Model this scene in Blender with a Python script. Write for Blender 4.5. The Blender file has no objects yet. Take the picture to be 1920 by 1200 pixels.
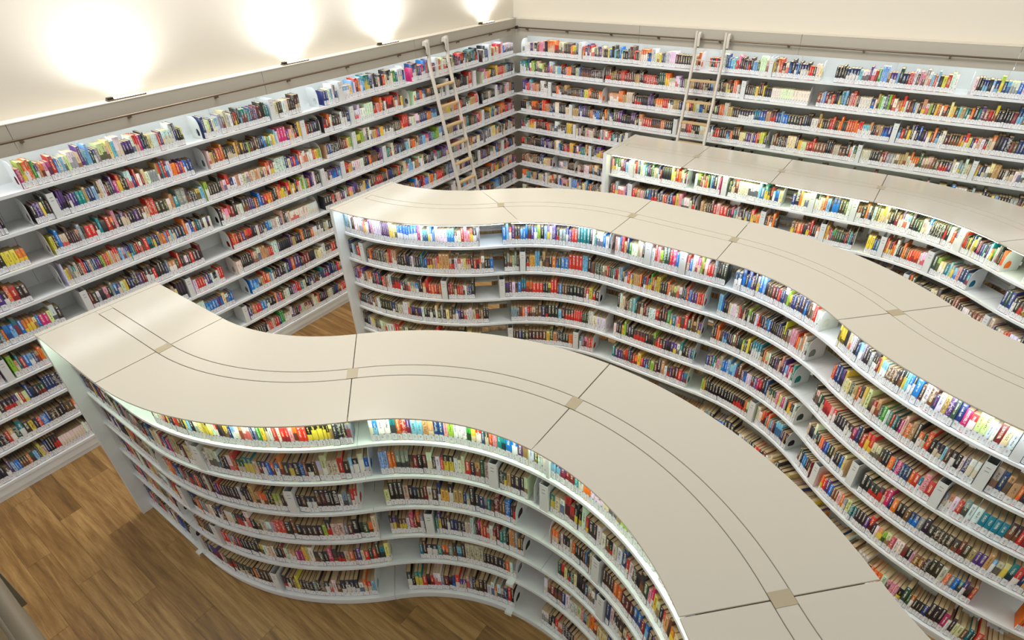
import bpy, bmesh, math, random
import numpy as np
from mathutils import Vector, Matrix
from mathutils.bvhtree import BVHTree
C = bpy.context.scene.collection
SC = bpy.context.scene
rnd = random.Random(7)
PI = math.pi

# ---------------------------------------------------------------- camera
F_PX, PITCH, ROLL, YAW = 1080.06, 0.592588, -0.036086, 0.643736
CAM = Vector((5.29378, -7.39174, 3.76406))
fw = Vector((-math.sin(YAW) * math.cos(PITCH), math.cos(YAW) * math.cos(PITCH), -math.sin(PITCH)))
rt = fw.cross(Vector((0, 0, 1))).normalized()
up = rt.cross(fw)
r2 = math.cos(ROLL) * rt + math.sin(ROLL) * up
u2 = -math.sin(ROLL) * rt + math.cos(ROLL) * up
cd = bpy.data.cameras.new('camera')
cd.sensor_width = 36.0
cd.lens = F_PX / 1920 * 36
cd.clip_start = 0.02
cam = bpy.data.objects.new('camera', cd)
C.objects.link(cam)
cam.matrix_world = Matrix(((r2.x, u2.x, -fw.x, CAM.x), (r2.y, u2.y, -fw.y, CAM.y), (r2.z, u2.z, -fw.z, CAM.z), (0, 0, 0, 1)))
SC.camera = cam

# ---------------------------------------------------------------- light
SC.view_settings.view_transform = 'Standard'
SC.view_settings.look = 'None'
SC.view_settings.gamma = 1.0
SC.view_settings.use_curve_mapping = False
SC.view_settings.exposure = 0.0
SC.cycles.use_denoising = True
SC.cycles.max_bounces = 6
SC.cycles.diffuse_bounces = 4
SC.cycles.glossy_bounces = 3
SC.cycles.transmission_bounces = 2
SC.cycles.sample_clamp_indirect = 6.0
SC.cycles.blur_glossy = 0.5
wd = bpy.data.worlds.new('room_light')
SC.world = wd
wd.use_nodes = True
wd.node_tree.nodes['Background'].inputs[0].default_value = (1.0, 0.975, 0.94, 1)
wd.node_tree.nodes['Background'].inputs[1].default_value = 0.50

def area(name, loc, target, size, power, col=(1, 0.95, 0.87), size_y=None):
    l = bpy.data.lights.new(name, 'AREA')
    l.energy = power
    l.color = col
    l.size = size
    if size_y:
        l.shape = 'RECTANGLE'
        l.size_y = size_y
    o = bpy.data.objects.new(name, l)
    C.objects.link(o)
    o.location = loc
    o.rotation_euler = (Vector(target) - Vector(loc)).to_track_quat('-Z', 'Y').to_euler()
    return o
# unseen area lights added above the frame for the room's general light
area('overhead_fill', (0.6, -4.5, 6.2), (2.6, -3.8, 0), 2.4, 230, (1, .985, .955))
area('overhead_fill', (1.0, -6.6, 6.2), (1.6, -5.5, 0), 2.4, 70, (1, .985, .955))
area('overhead_fill', (5.6, -4.2, 6.0), (5.4, 0.1, 3.6), 2.0, 120, (1, .97, .91))  # added to brighten the back wall, where no lamp is known
STRIP = {'C1': ((0.80, 1.0, 0.78), 25.0), 'C2': ((0.80, 0.90, 1.0), 23.0), 'C3': ((0.86, 1.0, 0.66), 21.0), 'W': ((0.90, 0.96, 1.0), 7.5)}
UPLIGHT_W = 36.0

# shelf contents: key = case and shelf; each run = [start mm, end mm, one letter per book | spacer D bookend _ gap * mixed]
ROWS = {"C11":[[1120,2361,"lwwwKMRkbKrKnKNcKwYykYwrKnybcwNwwbwGyKwrwrrMorrkkkkkYKKKs"],[2361,2454,"_"],[2454,3441,"wBwwtorpccNNbbMlwwwGyrbKrMttBBpYwgwM"],[3441,3460,"|"],[3460,4120,"bpRteowweewYlwwwww"],[4120,4147,"_"],[4147,5921,"*"]],
 "C12":[[45,1373,"bRnYNbrKwswKyBkMbsweRgKtbewrbmsNKRewY"],[1373,1425,"|"],[1425,2411,"weewKKwrggttegpBoBogpKBRknweeerKckeB"],[2411,2467,"D"],[2467,3087,"ccoosssKRkRwKwrkkwwerKNge"],[3087,3148,"|"],[3148,3320,"kgNKKKe"],[3320,3360,"_"],[3360,3396,"D"],[3396,3456,"|"],[3456,5921,"tewrrkkwrKKwwKkewbrwKKKgMmyeKrNnoeK*"]],
 "C13":[[94,847,"sKnbwKbKyNrRnNeYsk"],[847,925,"D_"],[925,1886,"esroobbsRRsKKpoKKReKKprKKKKKKwKkKNNookkllKe"],[1886,1943,"|"],[1943,2304,"KKKKKkwsrr"],[2304,2454,"D_"],[2454,3240,"YkKKeKbKKRwKbyykNNbsKKbstKRnnBKK"],[3240,3458,"D_"],[3458,3469,"D"],[3469,3735,"ooKwKKeoKKKnBKe"],[3735,3815,"|"],[3815,5921,"KKKKooKKKBBRB*"]],
 "C14":[[104,929,"sbsrNKwnKMrNewwsRrK"],[929,1059,"|"],[1059,2372,"bbossewKbnwwgKKkwkNewMrrKnkKKKKlKeesKkKgoe"],[2372,2446,"D_"],[2446,2655,"KpKnnwmRos"],[2655,2725,"|"],[2725,3282,"tpKKnbbKKeewsKmorewRRttkNNsNK"],[3282,3513,"D_"],[3513,3796,"grYKgYKKKbewb"],[3796,3862,"|"],[3862,5921,"beKKKerKb*"]],
 "C15":[[72,746,"srbsNsrNsNeKk"],[746,958,"D_"],[958,1153,"nKK"],[1153,1234,"|"],[1234,2407,"rrsebrKKKKKKywewKKRwNNmmyYwKKKmKKKeoKpYrgrKtY"],[2407,2594,"D_"],[2594,3225,"tkKKtoosKcKeeeeKKKKKkows"],[3225,3420,"T_"],[3420,5921,"wNRKKbwwweMsNoo*"]],
 "C16":[[45,692,"bMrsbnoksskwnNbbKkK"],[692,823,"D_"],[823,859,"T"],[859,1527,"NKbppRMgKKKKKKKKoKKKK"],[1527,1616,"|"],[1616,2264,"KknNyKKKKsKnKewKKKKKworc"],[2264,2475,"D_"],[2475,3203,"KkttrKrwwsRKbrppesKNKKwwowebrk"],[3203,3401,"T_"],[3401,5921,"wwKKre*"]],
 "C21":[[45,1415,"ccswgnwewMrwpMwwwppppYYYBBBBBBBmwccYBBwwwwccnwrMMrks"],[1415,1622,"D_"],[1622,2562,"BcrpkkcBBgpBlkcpwpKssbprrttttKwtwwBws"],[2562,2601,"D"],[2601,2866,"MwBrNbGwwewk"],[2866,2923,"|"],[2923,3153,"wrMlggrmB"],[3153,3215,"|"],[3215,3526,"rBwMmlNwrrsKKKK"],[3526,3587,"_"],[3587,4231,"bbbKbpKsBcKnKRKrbbwlybbKbKbKner"],[4231,4278,"ww"],[4278,4436,"D_"],[4436,5010,"yyyykkeewwKbccsKKsKKRyccnnnKkgcBk"],[5010,5514,"BKwnbwNpgbmrYYwwRYw"],[5514,5563,"|"],[5563,5970,"bylwrBgwKr*"]],
 "C22":[[49,190,"bwckr"],[190,280,"|"],[280,1529,"KoKKnKKKKNrrNNKKkKbKwKKbtbBRRNMrNNNekwrwYrrKrRrwKKB"],[1529,1626,"_"],[1626,1759,"KsNesK"],[1759,1821,"|"],[1821,2501,"KyyccKNKKobgBBrrrrccKnggg"],[2501,3395,"eerggcRrscNbbrsNNNNoKbrtGoNyyKKKoNNYewKtrcpporr"],[3395,3506,"D_"],[3506,4092,"ccbKKewwwergnKlKKwrKKbtBKkKKbKKyKe"],[4092,4251,"MMroeNwws"],[4251,4488,"D_"],[4488,4932,"rbbpyYYgNoKyYnrNgG"],[4932,5444,"wtrtKmeoNKogrkKKcKKkwbww"],[5444,5504,"|"],[5504,5970,"ebNNoKKrYwb*"]],
 "C23":[[45,1027,"ppMrpneoonbrpKrnewKKKpKsessBKKorrorRo"],[1027,1094,"|"],[1094,1341,"RrnKrrrwwbbK"],[1341,1571,"_"],[1571,1626,"|"],[1626,2486,"ppwKBttoorrrKKyrrRBnnKKKKKRryKK"],[2486,2663,"D_"],[2663,3415,"KwennscgKKRKwwrKKKGstMrgrgnNnp"],[3415,3499,"D_"],[3499,4208,"KKoonbbKbKwnKglKyKttttKoeewKKpKeNpcmrt"],[4208,4408,"D_"],[4408,5317,"KegKrrrMrKKKKKKmbKrrreeKKKobmbbbortMr"],[5317,5375,"|"],[5375,5970,"sNwrswwttttKKrRrKeBr*"]],
 "C24":[[45,1457,"oKKKbKsnRweKKKKKbKeewweKpKpwKKKgYgsKYnKBpKewweKnNKK"],[1457,1671,"_"],[1671,2566,"ssKnowrrenKbkKKKcKKKKrrrrgggwwwwww"],[2566,2647,"D_"],[2647,3392,"wKKylKsKKKKKKnKlKrKKpKppwtKkpt"],[3392,3498,"D_"],[3498,4319,"bptgMeBBcccpnpbwwgpmrKbKgggMyemeKoKwg"],[4319,4451,"D_"],[4451,4838,"eKKwgKoopBKKNKKBYN"],[4838,4959,"|"],[4959,5970,"KKKKKrmboKKnbbsKKKKKKKnKNppNceYtrbN*"]],
 "C25":[[45,1379,"KKbwyKKKweewwrrNKeKKKNKKesKrKKKKnKKKKyKKK"],[1379,1632,"_"],[1632,1684,"|"],[1684,2255,"KKbKgKKKKKygNKKKKo"],[2255,2319,"|"],[2319,2452,"gcRMrrr"],[2452,2651,"D_"],[2651,3374,"tppporbKroyrpbKlKKNwKpKKrpt"],[3374,3499,"D_"],[3499,3924,"lyKKkkkkkkkkkkkkkkoe"],[3924,3996,"|"],[3996,4319,"eewwortoscrbcccKbNKK"],[4319,4445,"D_"],[4445,4598,"KgKBBKKR"],[4598,4709,"|"],[4709,5724,"orpBnneosYttKKKprKwNlYmwwnKMnnKKKeosBtpKr"],[5724,5942,"_"],[5942,5970,"oor*"]],
 "C26":[[45,3854,"*"],[3854,4447,"KwesKgrKnweNsKKeN"],[4447,5473,"*"],[5473,5837,"goKKKbKKKmwKYYntK"],[5837,5970,"*"]],
 "C31":[[64,292,"MgggMpcw"],[292,331,"|"],[331,927,"wrsbYctpKgewbrKKKKYlrowwM"],[927,1013,"D"],[1013,1281,"wlRKrGKcbKwm"],[1281,1362,"|"],[1362,1872,"gKrwwwwwwwcBtkrcBY"],[1872,1960,"D_"],[1960,2108,"bKoYw"],[2108,2160,"|"],[2160,2460,"wgwNrcKbbKKgw"],[2460,2512,"|"],[2512,3298,"nnKowKwgYyeNKknopwcKgKgMwBKKKKKKgwrb"],[3298,3346,"|"],[3346,3688,"rKgykbyYkmKptKpctoGwsKKoo"],[3688,3864,"D_"],[3864,5130,"*"]],
 "C32":[[63,278,"nrswwMp"],[278,337,"|"],[337,1054,"roNMNbtbKKKbNrbbryMswwek"],[1054,1112,"D"],[1112,1716,"NnKKnrMrrKKmtsKKsbrNo"],[1716,1768,"|"],[1768,1881,"KoKoK"],[1881,2011,"_"],[2011,2264,"nRorKRrKKo"],[2264,2316,"|"],[2316,2563,"yRrtGgggKKrKtbK"],[2563,2665,"D_"],[2665,2765,"yybt"],[2765,2813,"|"],[2813,3136,"rNKrowKKoogorooowww"],[3136,3198,"|"],[3198,3511,"glYYtcscMbbt"],[3511,3804,"D_"],[3804,5130,"bgbKKKnK*"]],
 "C33":[[131,5130,"*"]],
 "C34":[[152,5130,"*"]],
 "C35":[[172,5130,"*"]],
 "C36":[[199,5130,"*"]],
 "LW1":[[20,1758,"*"],[1758,1966,"_"],[1966,1976,"D"],[1976,3221,"mlooGpNoMmrBwcwYwwYpcccgbsYYeYcwwpppwrrmbkgYwwwrpwwwwbkkY"],[3221,3370,"_"],[3370,3401,"D"],[3401,4081,"bwYbwcwssewwKrKKbtttbnppRKKgt"],[4081,4154,"|"],[4154,4447,"YKKwwKKKKK"],[4447,4663,"_"],[4663,4747,"D"],[4747,4934,"bbwcwbw"],[4934,5008,"|"],[5008,5941,"ccYcwrocctttbsKgeKrYKKwGtwwb"],[5941,6060,"D"],[6060,6481,"mbbnbpmbBrsbBrb"],[6481,6531,"|"],[6531,7341,"owYwKKgYgkprbrKKbgkgtNkp"],[7341,7435,"D"],[7435,7554,"KwkBb"],[7554,7626,"|"],[7626,8150,"NowrwwrrwwBwwwwwww"]],
 "LW2":[[20,1701,"*"],[1701,1761,"Gbpk"],[1761,1921,"_"],[1921,1949,"D"],[1949,2074,"KppYKK"],[2074,2126,"|"],[2126,3209,"pppKppbttNbbcKewnKKpmrKKwwbrwRYwsssNrtrcwoorprBbb"],[3209,3328,"_"],[3328,3364,"D"],[3364,4384,"eNKoroKKKKKynKyKKlKKKnKbbcYGwyYcwmmmpMeNKKy"],[4384,4445,"|"],[4445,4619,"rKKbbK"],[4619,4676,"D"],[4676,5033,"KRoweKKKwKKb"],[5033,5103,"|"],[5103,5863,"wwwwwwwwwKrMroKwrrrroKKrKy"],[5863,5964,"_"],[5964,6058,"D"],[6058,6625,"wbobKNKKKgK"],[6625,6709,"|"],[6709,7186,"KKKnKKKer"],[7186,7279,"|"],[7279,7409,"_"],[7409,8160,"eMoyKKyNrrNstbKb"],[8160,8150,"D"]],
 "LW3":[[20,1546,"*"],[1546,1789,"nKKyyoo"],[1789,1940,"_"],[1940,1966,"D"],[1966,2193,"yKBeeKKKKNs"],[2193,3223,"KrrKtKroMKpRKKpKRerrKKgwNtssKKKKyc"],[3223,3244,"D"],[3244,4561,"lKKKKKMwrbwNwewNeNeNeorRwwwwbeprbNrewNweryl"],[4561,4633,"D"],[4633,4999,"NbbKKKKKKnryl"],[4999,5078,"|"],[5078,5933,"ylwKwNrpyKKKKKKKrrR"],[5933,7287,"wwbobKNyeorKgNr"],[7287,7384,"D"],[7384,8150,"*"]],
 "LW4":[[20,1459,"*"],[1459,1686,"rpKorKK"],[1686,1906,"_"],[1906,1941,"D"],[1941,2561,"wyNsteKNrbbebbppglrryeorrpcMBppbtnrRw"],[2561,3205,"KrtgpbNoBrcKbKbowbeKtsKwpw"],[3205,3277,"_"],[3277,3294,"D"],[3294,4489,"KrMrRKewKKppboKBprooKKorygryNyKrwlwGrppwKK"],[4489,4563,"|"],[4563,4776,"wKpbbpb"],[4776,4839,"|"],[4839,5414,"rrNwwwwwKpoKKKrp"],[5414,5485,"|"],[5485,6050,"tKwKpbKKbcwKoKKN"],[6050,6602,"bcmptGlcbl"],[6602,8150,"*"]],
 "LW5":[[20,1338,"*"],[1338,1808,"KtoBtBooYBmYwK"],[1808,1967,"_"],[1967,2030,"|"],[2030,3024,"RKwKMKsBpeyKbKKpRRKKrKKKbsNNgrKKwKrKKR"],[3024,3307,"_"],[3307,3330,"D"],[3330,4372,"rorKoporrbKwKbKBcwewpeKwewwwwwwwwwwww"],[4372,4477,"D"],[4477,5456,"KKrKeKpgrMbpKKKybeKnKrrKKo"],[5456,8150,"*"]],
 "LW6":[[20,1217,"*"],[1217,1259,"www"],[1259,1336,"|"],[1336,1630,"lNtrBcbNoYBm"],[1630,2542,"*"],[2542,2761,"KwpseYKKK"],[2761,2847,"|"],[2847,3152,"wrrrbpbwkkwrr"],[3152,3277,"_"],[3277,3301,"D"],[3301,4561,"wKKKrewNNrwbKKKpNKKoKKowKKkewKK"],[4561,8150,"*"]],
 "LW7":[[20,1060,"*"],[1060,1455,"sKyKKKKpwrYbbKgg"],[1455,2802,"*"],[2802,3164,"wwwBBBBpbYwbB"],[3164,3338,"_"],[3338,3370,"D"],[3370,4557,"BBBsNroctKKpKKwbpoppKMRRKKeYwwKKrrKK"],[4557,8150,"*"]],
 "LW8":[[20,974,"*"],[974,1442,"bKKrNgtKyKrBbKK"],[1442,2941,"*"],[2941,3187,"_"],[3187,3264,"|"],[3264,4490,"pKorrBBgKKoprKewKpMrrteKbKpgKbtpKpbbgpr"],[4490,8150,"*"]],
 "LW9":[[20,853,"*"],[853,1572,"rKKnpcBBKKKogcKyebKKKKwwwwwwwwwww"],[1572,3113,"*"],[3113,4439,"KNgnKKKRrerbGeewpKmeRRKerKpKYekbbN"],[4439,8150,"*"]],
 "RW1":[[79,145,"D"],[145,1021,"wwpekrMMKooorrewKKKoyb"],[1021,1088,"|"],[1088,2725,"rbprwbYpeKyBKcgBtkbnKrkeoobwwYybwwwwKKKKKwNo"],[2725,2765,"D"],[2765,2831,"_"],[2831,3519,"rbKrboKwbBccrMKKKbKKccgwwwe"],[3519,3566,"|"],[3566,4082,"yKorKwbKbBKbbKrrgwY"],[4082,4130,"D"],[4130,4216,"_"],[4216,5316,"kkkKbbbbcwwpwrGccNppcgbbrrwkMMswcrcKyrww"],[5316,5422,"_"],[5422,5448,"D"],[5448,7550,"wKKbbKcblbcwwwBwBMoBr*"]],
 "RW2":[[45,1415,"ttGbwlgeYlKpwswcrKMoKKeBKKKKKKKKK"],[1415,1447,"D"],[1447,2686,"KnKrRKNkrrKgoewpeN"],[2686,3253,"*"],[3253,3310,"|"],[3310,4014,"KKgyKyKKwwwwwwwwwww"],[4014,4065,"D"],[4065,4099,"_"],[4099,7550,"RscRKrKKstcKMreKwwwwbwNlwblrwNorwRKcwKNwlKyrwoKYygcNtgoKtpRrRyKKk*"]],
 "RW3":[[85,531,"pprcMNrNKwKK"],[531,605,"|"],[605,1416,"KoKKNKKKKbyoKKo"],[1416,1515,"D"],[1515,2656,"NNoNeKKKpKorKNby"],[2656,3035,"*"],[3035,4902,"oeNKKKKKtBbNKbcBKKKbKwNKnrnogrrorcNKNbb"],[4902,4962,"|"],[4962,7550,"brnyKbKBKpyKobKwKnKKKoprybrew*"]],
 "RW4":[[45,901,"KsgonKrNbseKKe"],[901,955,"|"],[955,2462,"NbpKNbBKogbKpKKpKNrrKKoKK"],[2462,2550,"|"],[2550,2943,"eRrKKwe"],[2943,7550,"*"]],
 "RW5":[[45,7550,"*"]],
 "RW6":[[45,7550,"*"]],
 "RW7":[[45,7550,"*"]],
 "RW8":[[45,7550,"*"]],
 "RW9":[[45,7550,"*"]]}
TEXTS = [('C2', 2, 5.375, 'CONTROL', (226, 220, 200)), ('C2', 1, 5.136, 'JAMES McBRIDE', (214, 60, 60)), ('C2', 1, 5.28, 'BLEED OUT', (236, 240, 244)), ('C3', 1, 2.02, 'RULE', (236, 236, 236)), ('C3', 1, 2.06, 'RULE', (236, 236, 236)), ('C1', 3, 1.996, 'NESSER', (150, 110, 70)), ('C1', 3, 2.043, 'NESSER', (150, 110, 70)), ('C1', 3, 2.067, 'NESSER', (130, 70, 50)), ('C1', 3, 2.139, 'NESSER', (232, 232, 228)), ('C1', 3, 2.187, 'NESSER', (232, 232, 228)), ('C2', 3, 3.159, 'MANKELL', (232, 232, 228)), ('C2', 3, 3.199, 'MANKELL', (232, 232, 228)), ('C1', 6, 2.02, 'BOLCH', (232, 232, 228))]

# ---------------------------------------------------------------- helpers
def lin(r, g, b):
    f = lambda c: (c / 255 / 12.92) if c <= 10.31 else ((c / 255 + 0.055) / 1.055) ** 2.4
    return (f(r), f(g), f(b))

def tag(o, label=None, cat=None, group=None, kind=None):
    if label: o['label'] = label
    if cat: o['category'] = cat
    if group: o['group'] = group
    if kind: o['kind'] = kind
    return o

def empty(name, loc=(0, 0, 0)):
    o = bpy.data.objects.new(name, None)
    o.empty_display_size = 0.1
    o.location = loc
    C.objects.link(o)
    return o

class MB:
    """collects vertices and faces of one mesh"""
    def __init__(s):
        s.v = []; s.f = []; s.m = []
    def add(s, vs, fs, m=0):
        n = len(s.v)
        s.v += [tuple(q) for q in vs]
        for f in fs:
            s.f.append(tuple(i + n for i in f)); s.m.append(m)
    def box(s, x0, x1, y0, y1, z0, z1, m=0, M=None):
        vs = [(x0, y0, z0), (x1, y0, z0), (x1, y1, z0), (x0, y1, z0), (x0, y0, z1), (x1, y0, z1), (x1, y1, z1), (x0, y1, z1)]
        if M is not None: vs = [tuple(M @ Vector(q)) for q in vs]
        s.add(vs, [(0, 3, 2, 1), (4, 5, 6, 7), (0, 1, 5, 4), (1, 2, 6, 5), (2, 3, 7, 6), (3, 0, 4, 7)], m)
    def tube(s, pts, r, n=10, m=0):
        P = [Vector(q) for q in pts]
        rings = []
        for i, q in enumerate(P):
            d = (P[min(i + 1, len(P) - 1)] - P[max(i - 1, 0)]).normalized()
            a = d.cross(Vector((0, 0, 1)))
            if a.length < 1e-3: a = d.cross(Vector((0, 1, 0)))
            a.normalize(); b = d.cross(a)
            rings.append([q + r * (math.cos(2 * PI * k / n) * a + math.sin(2 * PI * k / n) * b) for k in range(n)])
        vs = [w for ring in rings for w in ring]
        fs = []
        for i in range(len(P) - 1):
            for k in range(n):
                k2 = (k + 1) % n
                fs.append((i * n + k, i * n + k2, (i + 1) * n + k2, (i + 1) * n + k))
        fs.append(tuple(range(n - 1, -1, -1))); e = (len(P) - 1) * n
        fs.append(tuple(e + k for k in range(n)))
        s.add(vs, fs, m)
    def prism(s, poly, M, t, m=0):
        """extrudes a 2-D outline (x, z) by t along the local y axis"""
        n = len(poly)
        vs = [M @ Vector((a, 0, b)) for a, b in poly] + [M @ Vector((a, t, b)) for a, b in poly]
        fs = [tuple(range(n)), tuple(range(2 * n - 1, n - 1, -1))] + [(i, i + n, (i + 1) % n + n, (i + 1) % n) for i in range(n)]
        s.add(vs, fs, m)
    def build(s, name, mats, parent=None, smooth=False, bevel=0):
        me = bpy.data.meshes.new(name)
        me.from_pydata(s.v, [], s.f)
        for m in (mats if isinstance(mats, (list, tuple)) else [mats]): me.materials.append(m)
        if any(s.m): me.polygons.foreach_set('material_index', s.m)
        if smooth: me.polygons.foreach_set('use_smooth', [True] * len(s.f))
        me.update()
        bm = bmesh.new(); bm.from_mesh(me); bmesh.ops.recalc_face_normals(bm, faces=bm.faces)
        if bevel: bmesh.ops.bevel(bm, geom=[e for e in bm.edges if e.calc_face_angle(0) > 0.6], offset=bevel, segments=2, affect='EDGES')
        bm.to_mesh(me); bm.free()
        o = bpy.data.objects.new(name, me)
        C.objects.link(o)
        if parent: o.parent = parent
        return o

# ---------------------------------------------------------------- materials
class NT:
    def __init__(s, name):
        s.mat = bpy.data.materials.new(name); s.mat.use_nodes = True
        s.t = s.mat.node_tree; s.b = s.t.nodes['Principled BSDF']
    def n(s, typ, **kw):
        x = s.t.nodes.new(typ)
        for k, v in kw.items(): setattr(x, k, v)
        return x
    def inp(s, sock, v):
        if isinstance(v, (int, float)): sock.default_value = v
        elif isinstance(v, tuple): sock.default_value = v if len(v) == 4 or sock.type == 'VECTOR' else (*v, 1)
        else: s.t.links.new(v, sock)
    def m(s, op, a, b=0.0, c=0.0):
        x = s.n('ShaderNodeMath', operation=op)
        s.inp(x.inputs[0], a); s.inp(x.inputs[1], b)
        if op in ('MULTIPLY_ADD', 'COMPARE'): s.inp(x.inputs[2], c)
        return x.outputs[0]
    def mix(s, f, a, b):
        x = s.n('ShaderNodeMix', data_type='RGBA')
        s.inp(x.inputs[0], f); s.inp(x.inputs[6], a); s.inp(x.inputs[7], b)
        return x.outputs[2]

def plain(name, rgb, rough=0.5, metal=0.0, spec=0.5, bump=0.0, scale=60, var=0.0):
    t = NT(name); col = lin(*rgb)
    t.b.inputs['Roughness'].default_value = rough
    t.b.inputs['Metallic'].default_value = metal
    t.b.inputs['Specular IOR Level'].default_value = spec
    nz = t.n('ShaderNodeTexNoise'); nz.inputs['Scale'].default_value = scale; nz.inputs['Detail'].default_value = 4
    tc = t.n('ShaderNodeTexCoord'); t.t.links.new(tc.outputs['Object'], nz.inputs['Vector'])
    d = tuple(c * (1 - var) for c in col)
    t.inp(t.b.inputs['Base Color'], t.mix(nz.outputs[0], d, col))
    if bump:
        bp = t.n('ShaderNodeBump'); bp.inputs['Strength'].default_value = bump; bp.inputs['Distance'].default_value = 0.002
        t.t.links.new(nz.outputs[0], bp.inputs['Height']); t.t.links.new(bp.outputs[0], t.b.inputs['Normal'])
    return t.mat

def emis(name, col, strength):
    t = NT(name)
    t.b.inputs['Base Color'].default_value = (0.8, 0.8, 0.8, 1)
    t.b.inputs['Emission Color'].default_value = (*col, 1)
    t.b.inputs['Emission Strength'].default_value = strength
    return t.mat

M_white = plain('white_painted_metal', (232, 236, 236), 0.38, var=0.03, scale=8)
M_lip = plain('white_shelf_edge', (236, 240, 242), 0.35, var=0.02, scale=8)
M_cream = plain('beige_laminate', (196, 190, 175), 0.13, spec=0.7, bump=0.04, scale=500, var=0.05)
M_cap = plain('taupe_joint_cap', (168, 156, 128), 0.4, var=0.05)
M_fascia = plain('pale_grey_fascia', (182, 176, 163), 0.5, var=0.05, scale=3)
M_wall = plain('cream_plaster', (222, 215, 200), 0.85, bump=0.1, scale=200, var=0.03)
M_steel = plain('brushed_bronze_rail', (134, 118, 100), 0.35, metal=0.8, var=0.2, scale=30)
M_dark = plain('dark_metal', (48, 42, 38), 0.4, metal=0.3, var=0.2)
M_ladder = plain('satin_white_ladder', (214, 208, 196), 0.4, var=0.04)
M_rung = plain('pale_wood_tread', (214, 184, 136), 0.5, var=0.2, scale=25)
M_slot = plain('dark_slot', (70, 70, 66), 0.8)
M_seam = plain('dark_seam', (96, 84, 62), 0.8)
M_post = plain('grey_upright_metal', (190, 190, 182), 0.4, var=0.1)
M_rail = plain('taupe_railing', (122, 111, 92), 0.55, spec=0.2, var=0.1, scale=6)
M_glass = NT('green_tinted_glass')
M_glass.b.inputs['Base Color'].default_value = (0.09, 0.12, 0.09, 1); M_glass.b.inputs['Roughness'].default_value = 0.2
M_glass = M_glass.mat

def wood(name):
    t = NT(name)
    tc = t.n('ShaderNodeTexCoord'); oi = t.n('ShaderNodeObjectInfo'); geo = t.n('ShaderNodeNewGeometry')
    mp = t.n('ShaderNodeMapping'); mp.inputs['Scale'].default_value = (0.8, 11.0, 1.0)
    cb = t.n('ShaderNodeCombineXYZ'); t.t.links.new(t.m('MULTIPLY', oi.outputs['Random'], 40.0), cb.inputs[2])
    va = t.n('ShaderNodeVectorMath', operation='ADD')
    t.t.links.new(geo.outputs['Position'], va.inputs[0]); t.t.links.new(cb.outputs[0], va.inputs[1])
    t.t.links.new(va.outputs[0], mp.inputs['Vector'])
    n1 = t.n('ShaderNodeTexNoise'); n1.inputs['Scale'].default_value = 2.4; n1.inputs['Detail'].default_value = 7; n1.inputs['Distortion'].default_value = 0.5
    n2 = t.n('ShaderNodeTexNoise'); n2.inputs['Scale'].default_value = 14; n2.inputs['Detail'].default_value = 8
    for x in (n1, n2): t.t.links.new(mp.outputs[0], x.inputs['Vector'])
    cr = t.n('ShaderNodeValToRGB'); e = cr.color_ramp.elements
    e[0].position = 0.28; e[0].color = (*lin(88, 60, 30), 1); e[1].position = 0.72; e[1].color = (*lin(182, 144, 90), 1)
    k = e.new(0.5); k.color = (*lin(138, 102, 56), 1)
    f = t.m('ADD', t.m('MULTIPLY', n1.outputs[0], 0.62), t.m('MULTIPLY', n2.outputs[0], 0.22))
    f = t.m('ADD', f, t.m('MULTIPLY_ADD', oi.outputs['Random'], 0.16, 0.02))
    t.t.links.new(f, cr.inputs[0])
    # knots and dark grain flecks
    n3 = t.n('ShaderNodeTexNoise'); n3.inputs['Scale'].default_value = 34; n3.inputs['Detail'].default_value = 3
    t.t.links.new(mp.outputs[0], n3.inputs['Vector'])
    fl = t.m('MULTIPLY', t.m('GREATER_THAN', n3.outputs[0], 0.66), 0.35)
    t.inp(t.b.inputs['Base Color'], t.mix(fl, cr.outputs[0], lin(90, 60, 34)))
    t.b.inputs['Roughness'].default_value = 0.42
    bp = t.n('ShaderNodeBump'); bp.inputs['Strength'].default_value = 0.15; bp.inputs['Distance'].default_value = 0.002
    t.t.links.new(n2.outputs[0], bp.inputs['Height']); t.t.links.new(bp.outputs[0], t.b.inputs['Normal'])
    return t.mat
M_wood = wood('oak_plank')

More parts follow.
